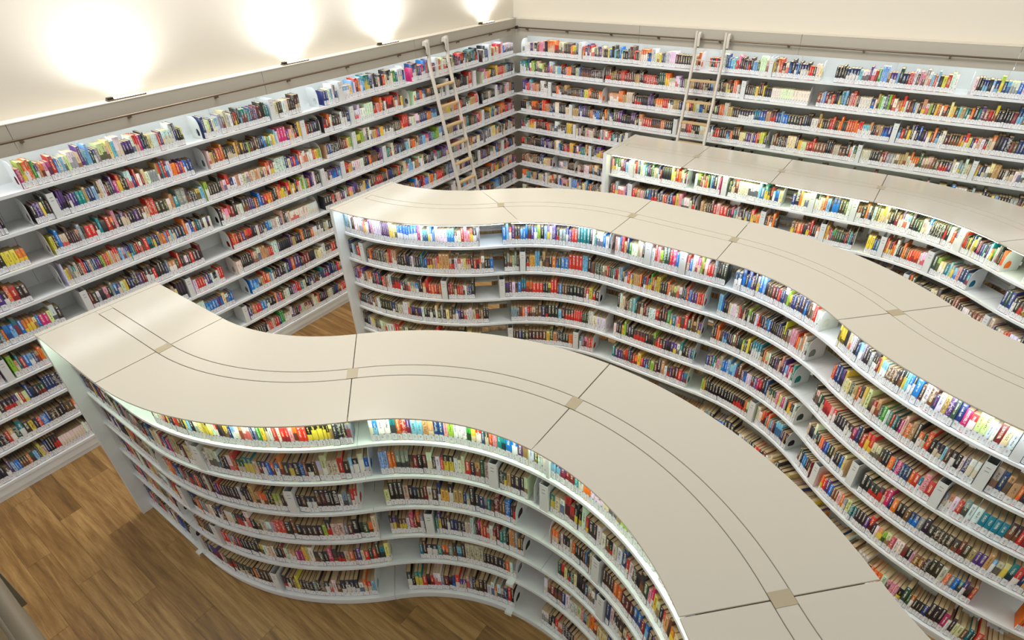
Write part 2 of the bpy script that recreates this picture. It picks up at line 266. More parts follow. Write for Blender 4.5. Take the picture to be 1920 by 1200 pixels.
def cover_mat():
    t = NT('book_cover_print')
    a = t.n('ShaderNodeAttribute', attribute_name='bcol'); b = t.n('ShaderNodeAttribute', attribute_name='bcol2')
    uv = t.n('ShaderNodeUVMap'); uv.uv_map = 'UVMap'
    sp = t.n('ShaderNodeSeparateXYZ'); t.t.links.new(uv.outputs[0], sp.inputs[0])
    u, v = sp.outputs[0], sp.outputs[1]
    seed, style = a.outputs['Alpha'], b.outputs['Alpha']
    spine = t.m('LESS_THAN', u, 1.2)
    # two-tone block at the foot or the head of the spine
    thr = t.m('MULTIPLY_ADD', seed, 0.4, 0.25)
    blk = t.m('MULTIPLY', t.m('LESS_THAN', v, thr), t.m('GREATER_THAN', style, 0.62))
    blk = t.m('MULTIPLY', blk, spine)
    # pictorial print
    cb = t.n('ShaderNodeCombineXYZ')
    t.t.links.new(t.m('MULTIPLY', u, 1.2), cb.inputs[0]); t.t.links.new(t.m('MULTIPLY', v, 5.0), cb.inputs[1]); t.t.links.new(t.m('MULTIPLY', seed, 91.7), cb.inputs[2])
    nz = t.n('ShaderNodeTexNoise'); nz.inputs['Scale'].default_value = 1.6; nz.inputs['Detail'].default_value = 4
    t.t.links.new(cb.outputs[0], nz.inputs['Vector'])
    pic = t.m('MULTIPLY', t.m('LESS_THAN', style, 0.32), t.m('MULTIPLY', spine, t.m('GREATER_THAN', nz.outputs[0], 0.54)))
    col = t.mix(t.m('MULTIPLY', pic, 0.38), a.outputs['Color'], b.outputs['Color'])
    col = t.mix(t.m('MULTIPLY', blk, 0.85), col, b.outputs['Color'])
    # title lettering running down the spine
    N = t.m('MULTIPLY_ADD', seed, 22.0, 34.0)
    cv = t.m('FLOOR', t.m('MULTIPLY', v, N))
    cu = t.m('FLOOR', t.m('MULTIPLY', u, 9.0))
    cb2 = t.n('ShaderNodeCombineXYZ'); t.t.links.new(cv, cb2.inputs[0]); t.t.links.new(cu, cb2.inputs[1]); t.t.links.new(t.m('MULTIPLY', seed, 57.3), cb2.inputs[2])
    wn = t.n('ShaderNodeTexWhiteNoise', noise_dimensions='3D'); t.t.links.new(cb2.outputs[0], wn.inputs['Vector'])
    let = t.m('GREATER_THAN', wn.outputs[0], 0.45)
    half = t.m('MULTIPLY_ADD', seed, 0.10, 0.12)
    let = t.m('MULTIPLY', let, t.m('LESS_THAN', t.m('ABSOLUTE', t.m('SUBTRACT', u, 0.5)), half))
    lo = t.m('MULTIPLY_ADD', style, 0.3, 0.12); hi = t.m('MULTIPLY_ADD', seed, 0.25, 0.68)
    let = t.m('MULTIPLY', let, t.m('MULTIPLY', t.m('GREATER_THAN', v, lo), t.m('LESS_THAN', v, hi)))
    bw = t.n('ShaderNodeRGBToBW'); t.t.links.new(col, bw.inputs[0])
    ink = t.mix(t.m('GREATER_THAN', bw.outputs[0], 0.28), lin(236, 226, 196), lin(62, 46, 44))
    ink = t.mix(t.m('GREATER_THAN', style, 0.8), ink, b.outputs['Color'])
    col = t.mix(t.m('MULTIPLY', t.m('MULTIPLY', let, spine), 0.8), col, ink)
    # small publisher mark at the head
    dot = t.m('MULTIPLY', t.m('GREATER_THAN', v, 0.88), t.m('LESS_THAN', v, 0.95))
    dot = t.m('MULTIPLY', dot, t.m('LESS_THAN', t.m('ABSOLUTE', t.m('SUBTRACT', u, 0.5)), 0.2))
    dot = t.m('MULTIPLY', dot, t.m('LESS_THAN', t.m('ABSOLUTE', t.m('SUBTRACT', style, 0.45)), 0.14))
    col = t.mix(t.m('MULTIPLY', dot, 0.8), col, lin(240, 238, 230))
    t.inp(t.b.inputs['Base Color'], col)
    t.b.inputs['Roughness'].default_value = 0.35
    return t.mat

def label_mat():
    t = NT('call_number_sticker')
    a = t.n('ShaderNodeAttribute', attribute_name='bcol')
    uv = t.n('ShaderNodeUVMap'); uv.uv_map = 'UVMap'
    sp = t.n('ShaderNodeSeparateXYZ'); t.t.links.new(uv.outputs[0], sp.inputs[0])
    u, v = sp.outputs[0], sp.outputs[1]; seed = a.outputs['Alpha']
    cb2 = t.n('ShaderNodeCombineXYZ'); t.t.links.new(t.m('FLOOR', t.m('MULTIPLY', v, 15.0)), cb2.inputs[0]); t.t.links.new(t.m('FLOOR', t.m('MULTIPLY', u, 9.0)), cb2.inputs[1]); t.t.links.new(t.m('MULTIPLY', seed, 57.3), cb2.inputs[2])
    wn = t.n('ShaderNodeTexWhiteNoise', noise_dimensions='3D'); t.t.links.new(cb2.outputs[0], wn.inputs['Vector'])
    let = t.m('GREATER_THAN', wn.outputs[0], 0.45)
    let = t.m('MULTIPLY', let, t.m('LESS_THAN', t.m('ABSOLUTE', t.m('SUBTRACT', u, 0.48)), 0.15))
    let = t.m('MULTIPLY', let, t.m('LESS_THAN', t.m('ABSOLUTE', t.m('SUBTRACT', v, 0.55)), 0.17))
    dot = t.m('MULTIPLY', t.m('GREATER_THAN', u, 0.78), t.m('GREATER_THAN', v, 0.84))
    red = t.m('MULTIPLY', t.m('LESS_THAN', t.m('ABSOLUTE', t.m('SUBTRACT', u, 0.48)), 0.12), t.m('LESS_THAN', t.m('ABSOLUTE', t.m('SUBTRACT', v, 0.22)), 0.06))
    red = t.m('MULTIPLY', red, t.m('GREATER_THAN', seed, 0.55))
    col = t.mix(t.m('MULTIPLY', let, 0.5), lin(238, 239, 242), lin(60, 60, 72))
    col = t.mix(t.m('MULTIPLY', dot, 0.7), col, lin(40, 44, 66))
    col = t.mix(red, col, lin(190, 60, 60))
    t.inp(t.b.inputs['Base Color'], col)
    t.b.inputs['Roughness'].default_value = 0.3
    return t.mat
M_cover, M_label = cover_mat(), label_mat()
M_pages = plain('page_block', (232, 206, 160), 0.9, var=0.22, scale=160)

# ---------------------------------------------------------------- plans of the cases
def arcpath(x, y, segs, ang=0, step=0.02):
    pts = [(x, y, ang)]; marks = [0.0]; s = 0
    for L, R, a in segs:
        if R is None:
            n = max(1, int(L / step))
            for i in range(n):
                x += L / n * math.cos(ang); y += L / n * math.sin(ang); pts.append((x, y, ang))
            s += L
        else:
            th = math.radians(a); n = max(2, int(abs(th) * R / step))
            for i in range(n):
                d = th / n; a2 = ang + d / 2; c = 2 * R * math.sin(abs(d) / 2)
                x += c * math.cos(a2); y += c * math.sin(a2); ang += d; pts.append((x, y, ang))
            s += abs(th) * R
        marks.append(s)
    return np.array(pts), marks
R0 = 1.63
PATHS = {
    'C1': arcpath(1.05, -6.39, [(.85, None, 0), (0, R0, 45), (0, R0, -45), (0, R0, -45), (0, R0, 45)]),
    'C2': arcpath(1.05, -4.04, [(.085, None, 0), (0, 1.675, 43), (0, 1.675, -43), (.86, None, 0), (0, R0, -45), (0, R0, 45)]),
    'C3': arcpath(2.42, -1.405, [(.90, None, 0), (.86, None, 0), (.86, None, 0), (0, R0, -45), (0, R0, 45)]),
    'LW': arcpath(0, -8.2, [(8.2, None, 0)], ang=PI / 2),
    'RW': arcpath(0, 0, [(7.6, None, 0)], ang=0)}
OFF = {'C1': .315, 'C2': .315, 'C3': .315, 'LW': 0, 'RW': 0}
CASE = {'C1': 'front curved bookcase', 'C2': 'middle curved bookcase', 'C3': 'rear curved bookcase', 'LW': 'long wall bookcase', 'RW': 'far wall bookcase'}
HT = 1.74
def nrows(k): return 6 if k[0] == 'C' else 9
def zsh(k, r): return .065 if k[0] == 'C' and r == 6 else .14 + .27 * (nrows(k) - r)
ORD = ['zeroth', 'first', 'second', 'third', 'fourth', 'fifth', 'sixth', 'seventh', 'eighth', 'ninth']
def rowname(k, r):
    return 'top shelf' if r == 1 else 'bottom shelf' if r == nrows(k) else ORD[r] + ' shelf'
def nth(i):
    return ORD[i] if i < 10 else str(i) + ('th' if 10 <= i % 100 <= 20 else {1: 'st', 2: 'nd', 3: 'rd'}.get(i % 10, 'th'))

def path_at(k, s):
    """centre-line point and heading at arc length s"""
    P, m = PATHS[k]
    S = np.r_[0, np.cumsum(np.hypot(*np.diff(P[:, :2], axis=0).T))]
    return np.interp(s, S, P[:, 0]), np.interp(s, S, P[:, 1]), np.interp(s, S, P[:, 2])

def band(k, s0, s1, o0, o1, z0, z1, name, mats, parent, skew0=(0, 0), skew1=(0, 0), step=0.045, bevel=0, sides=0):
    """a slab that follows the plan between arc lengths s0..s1 and sideways offsets o0..o1 (plus = viewer's side)"""
    n = max(2, int(math.ceil((s1 - s0) / step)) + 1) if k[0] == 'C' else 2
    mb = MB(); rows = []
    for j, (o, a, b) in enumerate(((o0, s0 + skew0[0], s1 + skew1[0]), (o1, s0 + skew0[1], s1 + skew1[1]))):
        ss = np.linspace(a, b, n); x, y, h = path_at(k, ss)
        rows.append(np.stack([x + np.sin(h) * o, y - np.cos(h) * o], 1))
    vs = []
    for z in (z0, z1):
        for r_ in rows: vs += [(q[0], q[1], z) for q in r_]
    A0, B0, A1, B1 = 0, n, 2 * n, 3 * n
    fs = []; ms = []
    for i in range(n - 1):
        fs += [(A0 + i, B0 + i, B0 + i + 1, A0 + i + 1), (A1 + i, A1 + i + 1, B1 + i + 1, B1 + i), (A0 + i, A0 + i + 1, A1 + i + 1, A1 + i), (B0 + i, B1 + i, B1 + i + 1, B0 + i + 1)]
        ms += [0, 0, sides, sides]
    fs += [(A0, A1, B1, B0), (A0 + n - 1, B0 + n - 1, B1 + n - 1, A1 + n - 1)]; ms += [sides, sides]
    mb.v = vs; mb.f = fs; mb.m = ms
    return mb.build(name, mats, parent, bevel=bevel)

# ---------------------------------------------------------------- setting: floor and walls
def struct(o):
    o['kind'] = 'structure'; return o
mb = MB(); mb.box(-.5, 9, -11, .5, -.12, -.012); floor = struct(mb.build('floor', M_wood))
mb = MB(); mb.box(-.6, .6, -.0795, .0795, -.012, 0); pk = mb.build('plank', M_wood, floor, bevel=0.0005)
first = True
for j in range(37):
    y = -8.72 + j * .16
    x = -.5 + ((j * 0.47) % 1.2) - 1.2
    while x < 4.7:
        x0, x1 = max(x, -.32), min(x + 1.2, 4.9)
        if x1 - x0 > .08:
            o = pk if first else pk.copy()
            if not first:
                C.objects.link(o); o.parent = floor
            first = False
            o.location = ((x0 + x1) / 2, y, 0); o.scale = ((x1 - x0 - .0012) / 1.2, 1, 1)
        x += 1.2
mb = MB(); mb.box(4.9, 9, -11, .4, -.012, 0); mb.build('far_flooring', M_wood, floor)
mb = MB(); mb.box(-.32, 4.9, -11, -8.80, -.012, 0); mb.build('near_flooring', M_wood, floor)
mb = MB(); mb.box(-.5, -.12, -11, .5, 2.75, 6.2); mb.box(-.5, -.32, -11, .5, 0, 2.75); struct(mb.build('wall_left', M_wall))
mb = MB(); mb.box(-.12, 9, .12, .5, 2.75, 6.2); mb.box(-.32, 9, .32, .5, 0, 2.75); struct(mb.build('wall_back', M_wall))

# ---------------------------------------------------------------- wall bookcases
def wall_case(k, name, label):
    root = tag(empty(name, (-.15, -4, 0) if k == 'LW' else (4, .15, 0)), label, 'bookcase')
    root.location = (0, 0, 0)
    P, m = PATHS[k]; L = m[-1]
    a = 0 if k == 'LW' else 0
    for r in range(1, 10):
        z = zsh(k, r)
        band(k, 0, L, -.29, 0, z - .024, z, 'shelf', [M_white, M_lip], root, skew1=(.29 if k == 'LW' else 0, 0), skew0=(-.29 if k == 'RW' else 0, 0), sides=1)
    n = 9 if k == 'LW' else 8
    for i in range(n):
        s0, s1 = L * i / n, L * (i + 1) / n
        band(k, s0 + .001, s1 - .001, -.30, -.29, .03, 2.72, 'back_panel', M_white, root)
    e = 0.0
    n = 4
    for i in range(n):
        s0, s1 = L * i / n, L * (i + 1) / n
        band(k, s0 + .0015, s1 - .0015, -.02, 0, 2.547, 2.75, 'fascia_panel', M_fascia, root, bevel=.001)
        band(k, s0, s1, -.30, -.021, 2.70, 2.735, 'top_board', M_white, root)
        band(k, s0 + .001, s1 - .001, -.121, 0.002, 2.751, 2.757, 'ledge', M_wall, root)
        band(k, s0 + .001, s1 - .001, -.06, -.012, 0, .045, 'plinth', M_white, root)
        band(k, s0 + .001, s1 - .001, -.06, -.004, .046, .115, 'plinth', M_white, root)
    st = emis('wall_strip_glow_' + ('a' if k == 'LW' else 'b'), *STRIP['W'])
    band(k, .05, L - .05, -.085, -.045, 2.552, 2.562, 'light_strip', st, root)
    # posts that show on empty shelves
    return root
case_root = {}
case_root['LW'] = wall_case('LW', 'wall_bookcase', 'long white nine-shelf bookcase on the wall under the four wall uplights')
case_root['RW'] = wall_case('RW', 'wall_bookcase', 'white nine-shelf bookcase along the wall behind the rear curved bookcase')

# ---------------------------------------------------------------- curved bookcases
def curved_case(k, label, grp, skews):
    root = tag(empty('curved_bookcase', (0, 0, 0)), label, 'bookcase', grp)
    P, m = PATHS[k]; L = m[-1]
    g = .0025
    if k == 'C2': cuts = [0, skews['A'][0], m[3], m[4], m[5], m[6]]
    else: cuts = m
    E = .042
    band(k, 0, E, -.392, .392, 0, HT + .002, 'end_panel', [M_cream, M_white], root, sides=1)
    x, y, h = path_at(k, .02)
    st = emis(k + '_strip_glow', *STRIP[k])
    for i in range(len(cuts) - 1):
        a, b = cuts[i], cuts[i + 1]
        if i == 0: a = E
        sk0 = skews.get(i, (0, 0)); sk1 = skews.get(i + 1, (0, 0))
        def sk(o, s): return s[0] + (s[1] - s[0]) * (o + .39) / .78   # skew of the joint at sideways offset o
        for o0, o1, nm in ((-.39, -.047, 'top_panel'), (.047, .39, 'top_panel'), (-.043, .043, 'centre_strip')):
            aa = a + (g if i else .001)
            if nm == 'centre_strip' and i == 0: aa = E + .055
            band(k, aa, b - g, o0, o1, HT - .008, HT, nm, M_cream, root, skew0=(sk(o0, sk0), sk(o1, sk0)), skew1=(sk(o0, sk1), sk(o1, sk1)), bevel=.0012)
        if i == 0:
            band(k, E + .001, E + .052, -.0465, .0465, HT - .008, HT, 'centre_strip', M_cream, root, bevel=.001)
        band(k, a, b, -.33, .33, HT - .022, HT - .0085, 'top_underlay', M_seam, root, skew0=(sk(-.3, sk0), sk(.3, sk0)), skew1=(sk(-.3, sk1), sk(.3, sk1)))
        if i + 1 < len(cuts) - 1:
            c = b + sk(0, sk1)
            o = band(k, c - .03, c + .03, -.044, .044, HT - .002, HT + .0015, 'joint_cap', M_cap, root)
        for sg in (1, -1):
            o0, o1 = (.325, .345) if sg > 0 else (-.345, -.325)
            band(k, a + .04, b - .04, o0, o1, HT - .030, HT - .0225, 'light_strip', st, root)
            for r in range(1, 7):
                z = zsh(k, r)
                lo, hi = (.055, .315) if sg > 0 else (-.315, -.055)
                if r == 6: lo, hi = (.0, .322) if sg > 0 else (-.322, -.0005)
                band(k, a + (.001 if i else 0), b - .001, lo, hi, z - .020, z, 'shelf', [M_white, M_lip], root, sides=1)
        # kick plinth
        band(k, a + .001, b - .001, -.312, .312, .0, .0445, 'plinth', M_white, root)
        # upright at the joint and the rails that close the back of each shelf
        if i + 1 < len(cuts) - 1 or True:
            px, py, ph = path_at(k, b - .0)
            mb = MB(); Mx = Matrix.Translation((float(px), float(py), 0)) @ Matrix.Rotation(float(ph), 4, 'Z')
            mb.box(-.02, .02, -.045, .045, .066, HT - .023, M=Mx); mb.build('upright', M_post, root)
        for r in range(1, 7):
            z = zsh(k, r)
            band(k, a + .02, b - .03, -.008, .008, z + .035, z + .065, 'back_rail', M_post, root)
    return root
GC = 'curved white bookcases in the middle of the room'
case_root['C1'] = curved_case('C1', 'nearest serpentine white bookcase with a wide beige top and greenish shelf light', GC, {})
case_root['C2'] = curved_case('C2', 'middle serpentine white bookcase with bluish white light on its top row', GC, {'A': (1.45,), 1: (-.22, .14)})
case_root['C3'] = curved_case('C3', 'rear serpentine white bookcase with yellow-green light on its top row', GC, {})

# ---------------------------------------------------------------- books
PAL = {
 'k': (24, 22, 28), 'K': (62, 50, 50), 'g': (52, 92, 66), 'G': (58, 150, 62), 'b': (44, 64, 122), 'B': (24, 112, 196), 'c': (128, 184, 214),
 't': (22, 126, 136), 'r': (204, 48, 38), 'R': (128, 34, 40), 'o': (226, 110, 34), 'y': (224, 196, 62), 'Y': (226, 220, 152), 'w': (232, 230, 224),
 'e': (214, 198, 168), 's': (134, 142, 146), 'p': (84, 52, 122), 'P': (172, 160, 206), 'm': (198, 42, 112), 'M': (226, 150, 162), 'n': (124, 78, 50),
 'N': (196, 150, 98), 'l': (152, 190, 62)}
WORD = {'k': 'black', 'K': 'dark brown', 'g': 'dark green', 'G': 'bright green', 'b': 'navy', 'B': 'bright blue', 'c': 'pale blue', 't': 'teal', 'r': 'red',
 'R': 'maroon', 'o': 'orange', 'y': 'yellow', 'Y': 'pale yellow', 'w': 'white', 'e': 'cream', 's': 'grey', 'p': 'purple', 'P': 'lilac', 'm': 'magenta',
 'M': 'pink', 'n': 'brown', 'N': 'tan', 'l': 'lime green'}
MIX = 'KKKKKKKKKKnnnbbbeewwwesrrooRggyNNpptcBMKksYe'
KS = [(64, 50, 46), (48, 46, 54), (58, 54, 52), (56, 42, 54), (70, 54, 44)]

class Book: pass
books = []; extras = []      # extras: (kind, case, row, s, z)
def faceline(k, off=None):
    P, m = PATHS[k]; off = OFF[k] if off is None else off
    n = np.stack([np.sin(P[:, 2]), -np.cos(P[:, 2])], 1)
    q = P[:, :2] + n * off
    s = np.r_[0, np.cumsum(np.hypot(*np.diff(q, axis=0).T))]
    return q, P[:, 2], s
FL = {k: faceline(k) for k in PATHS}
def face_at(k, s):
    q, h, S = FL[k]
    x, y, a = np.interp(s, S, q[:, 0]), np.interp(s, S, q[:, 1]), np.interp(s, S, h)
    return Vector((x, y, 0)), Vector((math.cos(a), math.sin(a), 0)), Vector((math.sin(a), -math.cos(a), 0))

def fill(k, r, a, b, codes, run):
    """books from arc length a to b"""
    L = b - a
    avg = L / len(codes)
    if avg > .0335:
        m = max(1, int(round(len(codes) * avg / .0265)))
        codes = ''.join(codes[int(i * len(codes) / m)] for i in range(m))
    n = len(codes)
    w = []
    prev = None
    for c in codes:
        x = w[-1] if (c == prev and w and rnd.random() < .6) else rnd.uniform(.72, 1.35)
        w.append(x); prev = c
    sc = (L - .002) / sum(w); s = a + .001
    ph = None; prev = None
    for i, c in enumerate(codes):
        bk = Book(); bk.case, bk.row, bk.run, bk.i = k, r, run, i + 1
        wd = w[i] * sc
        if c != prev or ph is None or rnd.random() < .25:
            ph = rnd.choice([.143, .146, .149, .152, .156]) if rnd.random() < (.3 if k[0] == 'C' and r == 1 else .66) else rnd.uniform(.162, .202)
            pd = rnd.uniform(.106, .118) if ph < .17 else rnd.uniform(.118, .14)
            st = rnd.random(); acc = rnd.choice({'w': 'eeskbr', 'e': 'wnKr', 'c': 'wwbB', 'Y': 'wkyn', 'k': 'wwrKyn', 'K': 'kknwer', 'b': 'kwcB', 'B': 'bwc'}.get(c, 'wkKeyR'))
            base = rnd.choice(KS) if c == 'K' else PAL[c]
            base = tuple(min(255, max(0, v * (rnd.uniform(.72, .98) if c in 'Kkgbn' else rnd.uniform(.88, 1.06)))) for v in base)
        bk.w, bk.h, bk.d = wd - .0007, ph + rnd.uniform(-.0006, .0006), pd
        bk.s = s + wd / 2; bk.c = c; bk.col = lin(*base); bk.acc = lin(*PAL[acc]); bk.style = st
        bk.seed = rnd.random(); bk.inset = .017 + rnd.uniform(0, .004) + (.004 if rnd.random() < .1 else 0)
        bk.tilt = rnd.uniform(-.003, .003)
        books.append(bk); s += wd; prev = c

def fill_random(k, r, a, b, run):
    s = a
    while s < b - .06:
        L = min(rnd.uniform(.25, .8), b - s)
        if b - s - L < .12: L = b - s
        n = max(1, int(L / .0262))
        codes = []
        while len(codes) < n: codes += [rnd.choice(MIX)] * rnd.choice([1, 1, 1, 2, 3])
        fill(k, r, s, s + L, ''.join(codes[:n]), run); s += L
        if s < b - .3:
            x = rnd.random()
            if x < .45: extras.append(('|', k, r, s + .0235)); s += .048; run += 1
            elif x < .65: extras.append(('D', k, r, s + .004)); s += rnd.uniform(.02, .11); run += 1
    return run + 1

for key, row in ROWS.items():
    k, r = key[:2], int(key[2:])
    run = 1
    for a, b, codes in row:
        a, b = a / 1000, b / 1000
        if b - a < .01 and codes not in 'DT': continue
        if codes == '*': run = fill_random(k, r, a, b, run)
        elif codes[0] == '|':
            L = b - a; extras.append(('|', k, r, (a + b) / 2, min(max(L - .004, .018), .05))); run += 1
        elif codes[0] in 'DT': extras.append((codes[0], k, r, min(a + .003, (a + b) / 2))); run += (1 if codes in 'DT' else 0)
        elif codes[0] == '_': run += 1
        else:
            body = codes.rstrip('*')
            if codes.endswith('*'):
                e = min(b, a + len(body) * .0262); fill(k, r, a, e, body, run); run = fill_random(k, r, e, b, run + 1)
            else: fill(k, r, a, b, body, run); 
        if codes.endswith('_') and len(codes) > 1: run += 1
# the far faces of the curved cases, seen only through gaps: offset to the other side
far = []
def far_books():
    for k in ('C1', 'C2', 'C3'):
        q, h, S = faceline(k, -.315)
        for r in range(1, 7):
            s = .1
            while s < S[-1] - .1:
                if rnd.random() < .04: s += rnd.uniform(.1, .3)
                w = rnd.uniform(.019, .034)
                x, y, a = (float(np.interp(s, S, q[:, 0])), float(np.interp(s, S, q[:, 1])), float(np.interp(s, S, h)))
                bk = Book(); bk.w, bk.h, bk.d = w - .0007, rnd.choice([.148, .15, .155, .18]), .112
                c = rnd.choice(MIX); bk.col = lin(*PAL[c]); bk.acc = lin(*PAL[rnd.choice('wkYr')]); bk.style = rnd.random(); bk.seed = rnd.random()
                bk.kap = .45; bk.tilt = 0; bk.origin = Vector((x, y, zsh(k, r) + .0012)); bk.t = Vector((-math.cos(a), -math.sin(a), 0)); bk.n = Vector((-math.sin(a), math.cos(a), 0))
                bk.origin -= bk.n * .02
                far.append(bk); s += w
far_books()
for bk in books:
    p, t, n = face_at(bk.case, bk.s)
    t0, t1 = face_at(bk.case, bk.s - .06)[1], face_at(bk.case, bk.s + .06)[1]
    bk.kap = max(0.0, (t0.x * t1.y - t0.y * t1.x) / .12) * 1.12
    bk.t, bk.n = t, n
    bk.origin = Vector((p.x, p.y, zsh(bk.case, bk.row) + .0012)) - n * bk.inset

# geometry of one book in its own axes: x along the shelf (centred), y back into the shelf, z up
def book_geo(w, h, d, kap=0.0):
    wedge = lambda V: [(x * (1 - kap * y), y, z) for x, y, z in V]
    x0, x1 = -w / 2, w / 2; e = min(.22 * w, .005); t = .0011; b = .0022
    prof = [(x0, b), (x0 + e, 0), (x1 - e, 0), (x1, b)]
    cv, cf, cu = [], [], []
    lz = .049 if h < .17 else .054
    for (xx, yy) in prof: cv += [(xx, yy, 0), (xx, yy, h)]
    us = [0, .15, .85, 1]
    for i in range(3):
        cf.append((2 * i, 2 * i + 2, 2 * i + 3, 2 * i + 1))
        va = -lz / (h - lz)
        cu.append([(us[i], va), (us[i + 1], va), (us[i + 1], 1), (us[i], 1)])
    n = len(cv)
    cv += [(x0, d, 0), (x0, d, h), (x1, d, 0), (x1, d, h), (x0 + t, d, h), (x0 + t, b, h), (x1 - t, d, h), (x1 - t, b, h), (x0 + t, b, h - .004), (x1 - t, b, h - .004), (x0 + t, d, h - .004), (x1 - t, d, h - .004)]
    U = [(2, .5)] * 4
    for f in ((n, 0, 1, n + 1), (6, n + 2, n + 3, 7), (1, n + 5, n + 4, n + 1), (7, n + 3, n + 6, n + 7), (n + 5, n + 8, n + 10, n + 4), (n + 7, n + 6, n + 11, n + 9), (1, 3, 5, 7), (n + 5, n + 7, n + 9, n + 8)):
        cf.append(f); cu.append(U)
    cf[-2] = (1, 3, 5, 7)
    # pages
    y1 = d - .004
    pv = [(x0 + t, .003, h - .0035), (x1 - t, .003, h - .0035), (x1 - t, y1, h - .0035), (x0 + t, y1, h - .0035), (x0 + t, y1, .002), (x1 - t, y1, .002), (x0 + t, .003, .002), (x1 - t, .003, .002)]
    pf = [(0, 1, 2, 3), (3, 2, 5, 4), (4, 5, 7, 6)]
    # sticker round the foot of the spine
    lv, lf, lu = [], [], []
    o = .0005
    for (xx, yy) in ((x0 - .0002, b), (x0 + e, 0), (x1 - e, 0), (x1 + .0002, b)): lv += [(xx, yy - o, .004), (xx, yy - o, lz)]
    for i in range(3):
        lf.append((2 * i, 2 * i + 2, 2 * i + 3, 2 * i + 1)); lu.append([(us[i], 0), (us[i + 1], 0), (us[i + 1], 1), (us[i], 1)])
    return (wedge(cv), cf, cu), (wedge(pv), pf, [U] * 3), (wedge(lv), lf, lu)

def write_mesh(name, V, Fc, UV, COL, COL2, MI, mats):
    me = bpy.data.meshes.new(name)
    me.vertices.add(len(V)); me.vertices.foreach_set('co', np.asarray(V, dtype=np.float32).ravel())
    nf = len(Fc)
    me.loops.add(4 * nf); me.loops.foreach_set('vertex_index', np.asarray(Fc, dtype=np.int32).ravel())
    me.polygons.add(nf); me.polygons.foreach_set('loop_start', np.arange(0, 4 * nf, 4, dtype=np.int32))
    me.polygons.foreach_set('loop_total', np.full(nf, 4, dtype=np.int32))
    me.polygons.foreach_set('material_index', np.asarray(MI, dtype=np.int32))
    for m in mats: me.materials.append(m)
    uv = me.uv_layers.new(name='UVMap'); uv.data.foreach_set('uv', np.asarray(UV, dtype=np.float32).ravel())
    for nm, arr in (('bcol', COL), ('bcol2', COL2)):
        a = me.attributes.new(nm, 'FLOAT_COLOR', 'FACE'); a.data.foreach_set('color', np.asarray(arr, dtype=np.float32).ravel())
    me.update(calc_edges=True); me.validate()
    return me

def frame(bk):
    M = Matrix((( bk.t.x, -bk.n.x, 0, 0), (bk.t.y, -bk.n.y, 0, 0), (0, 0, 1, 0), (0, 0, 0, 1)))
    return Matrix.Translation(bk.origin) @ M @ Matrix.Rotation(bk.tilt, 4, 'Y')

# which books show largest: projected spine area times how much of it the view line reaches
occ = MB()
for k in case_root:
    for ch in case_root[k].children:
        if ch.type == 'MESH' and ch.name.split('.')[0] in ('top_panel', 'shelf', 'end_panel'):
            b0 = len(occ.v); occ.v += [tuple(v.co) for v in ch.data.vertices]
            occ.f += [tuple(b0 + i for i in pl.vertices) for pl in ch.data.polygons]
bvh = BVHTree.FromPolygons([Vector(v) for v in occ.v], occ.f)
def pix(P):
    d = P - CAM; z = d.dot(fw)
    return (960 + F_PX * d.dot(r2) / z, 600 - F_PX * d.dot(u2) / z) if z > .05 else None
def shown(bk):
    a = bk.origin; w = bk.t * (bk.w / 2); h = Vector((0, 0, bk.h))
    q = [pix(a - w), pix(a + w), pix(a + w + h), pix(a - w + h)]
    if any(x is None for x in q): return 0
    ar = abs(sum(q[i][0] * q[(i + 1) % 4][1] - q[(i + 1) % 4][0] * q[i][1] for i in range(4))) / 2
    vis = 0
    for f in (.12, .35, .6, .9):
        P = a + h * f + bk.n * .004; p = pix(P)
        if p is None or not (0 < p[0] < 1920 and 0 < p[1] < 1200): continue
        d = CAM - P; L = d.length
        if bvh.ray_cast(P + d * (.01 / L), d / L, L - .05)[0] is None: vis += 1
    return ar * vis / 4
for bk in books: bk.score = shown(bk)
ranked = sorted(books, key=lambda b: -b.score)
single = set(id(b) for b in ranked[:300])
TITLES = {}
for (kc, rr, s_, txt, rgb) in TEXTS:
    c_ = [b for b in books if b.case == kc and b.row == rr and id(b) not in TITLES and id(b) in single]
    if not c_: continue
    b_ = min(c_, key=lambda b: abs(b.s - s_))
    if abs(b_.s - s_) > .06: continue
    TITLES[id(b_)] = (txt, rgb); b_.style = .5; b_.plain = True

mats3 = [M_cover, M_pages, M_label]
def title(o, bk, text, rgb):
    cu = bpy.data.curves.new('title', 'FONT'); cu.body = text; cu.align_x = 'CENTER'; cu.align_y = 'CENTER'
    cu.size = min(bk.w * 1.05, (bk.h - .06) / (.62 * len(text))); cu.extrude = .0001
    cu.materials.append(ink(rgb))
    t = bpy.data.objects.new('title', cu); C.objects.link(t); t.parent = o
    t.location = (0, -.0012, .058 + (bk.h - .058) / 2)
    t.rotation_euler = Matrix(((0, 0, 1), (0, 1, 0), (-1, 0, 0))).to_euler()
    t.rotation_euler = (Matrix.Rotation(PI / 2, 3, 'Y') @ Matrix.Rotation(PI / 2, 3, 'X')).to_euler()
    me = bpy.data.meshes.new_from_object(t); me.name = 'title'
    q = bpy.data.objects.new('title', me); C.objects.link(q); q.parent = o; q.location = t.location; q.rotation_euler = t.rotation_euler
    bpy.data.objects.remove(t); t = q
    t.name = 'title'
    return t
INK = {}
def ink(rgb):
    if rgb not in INK: INK[rgb] = plain('title_ink', rgb, 0.6)
    return INK[rgb]
used_labels = set()
want = {('C2', 2): 'CONTROL'}
V, Fc, UV, CO, CO2, MI = [], [], [], [], [], []
nv = 0
n_single = 0
by_row = {}
for bk in books: by_row.setdefault((bk.case, bk.row), []).append(bk)
runs_size = {}
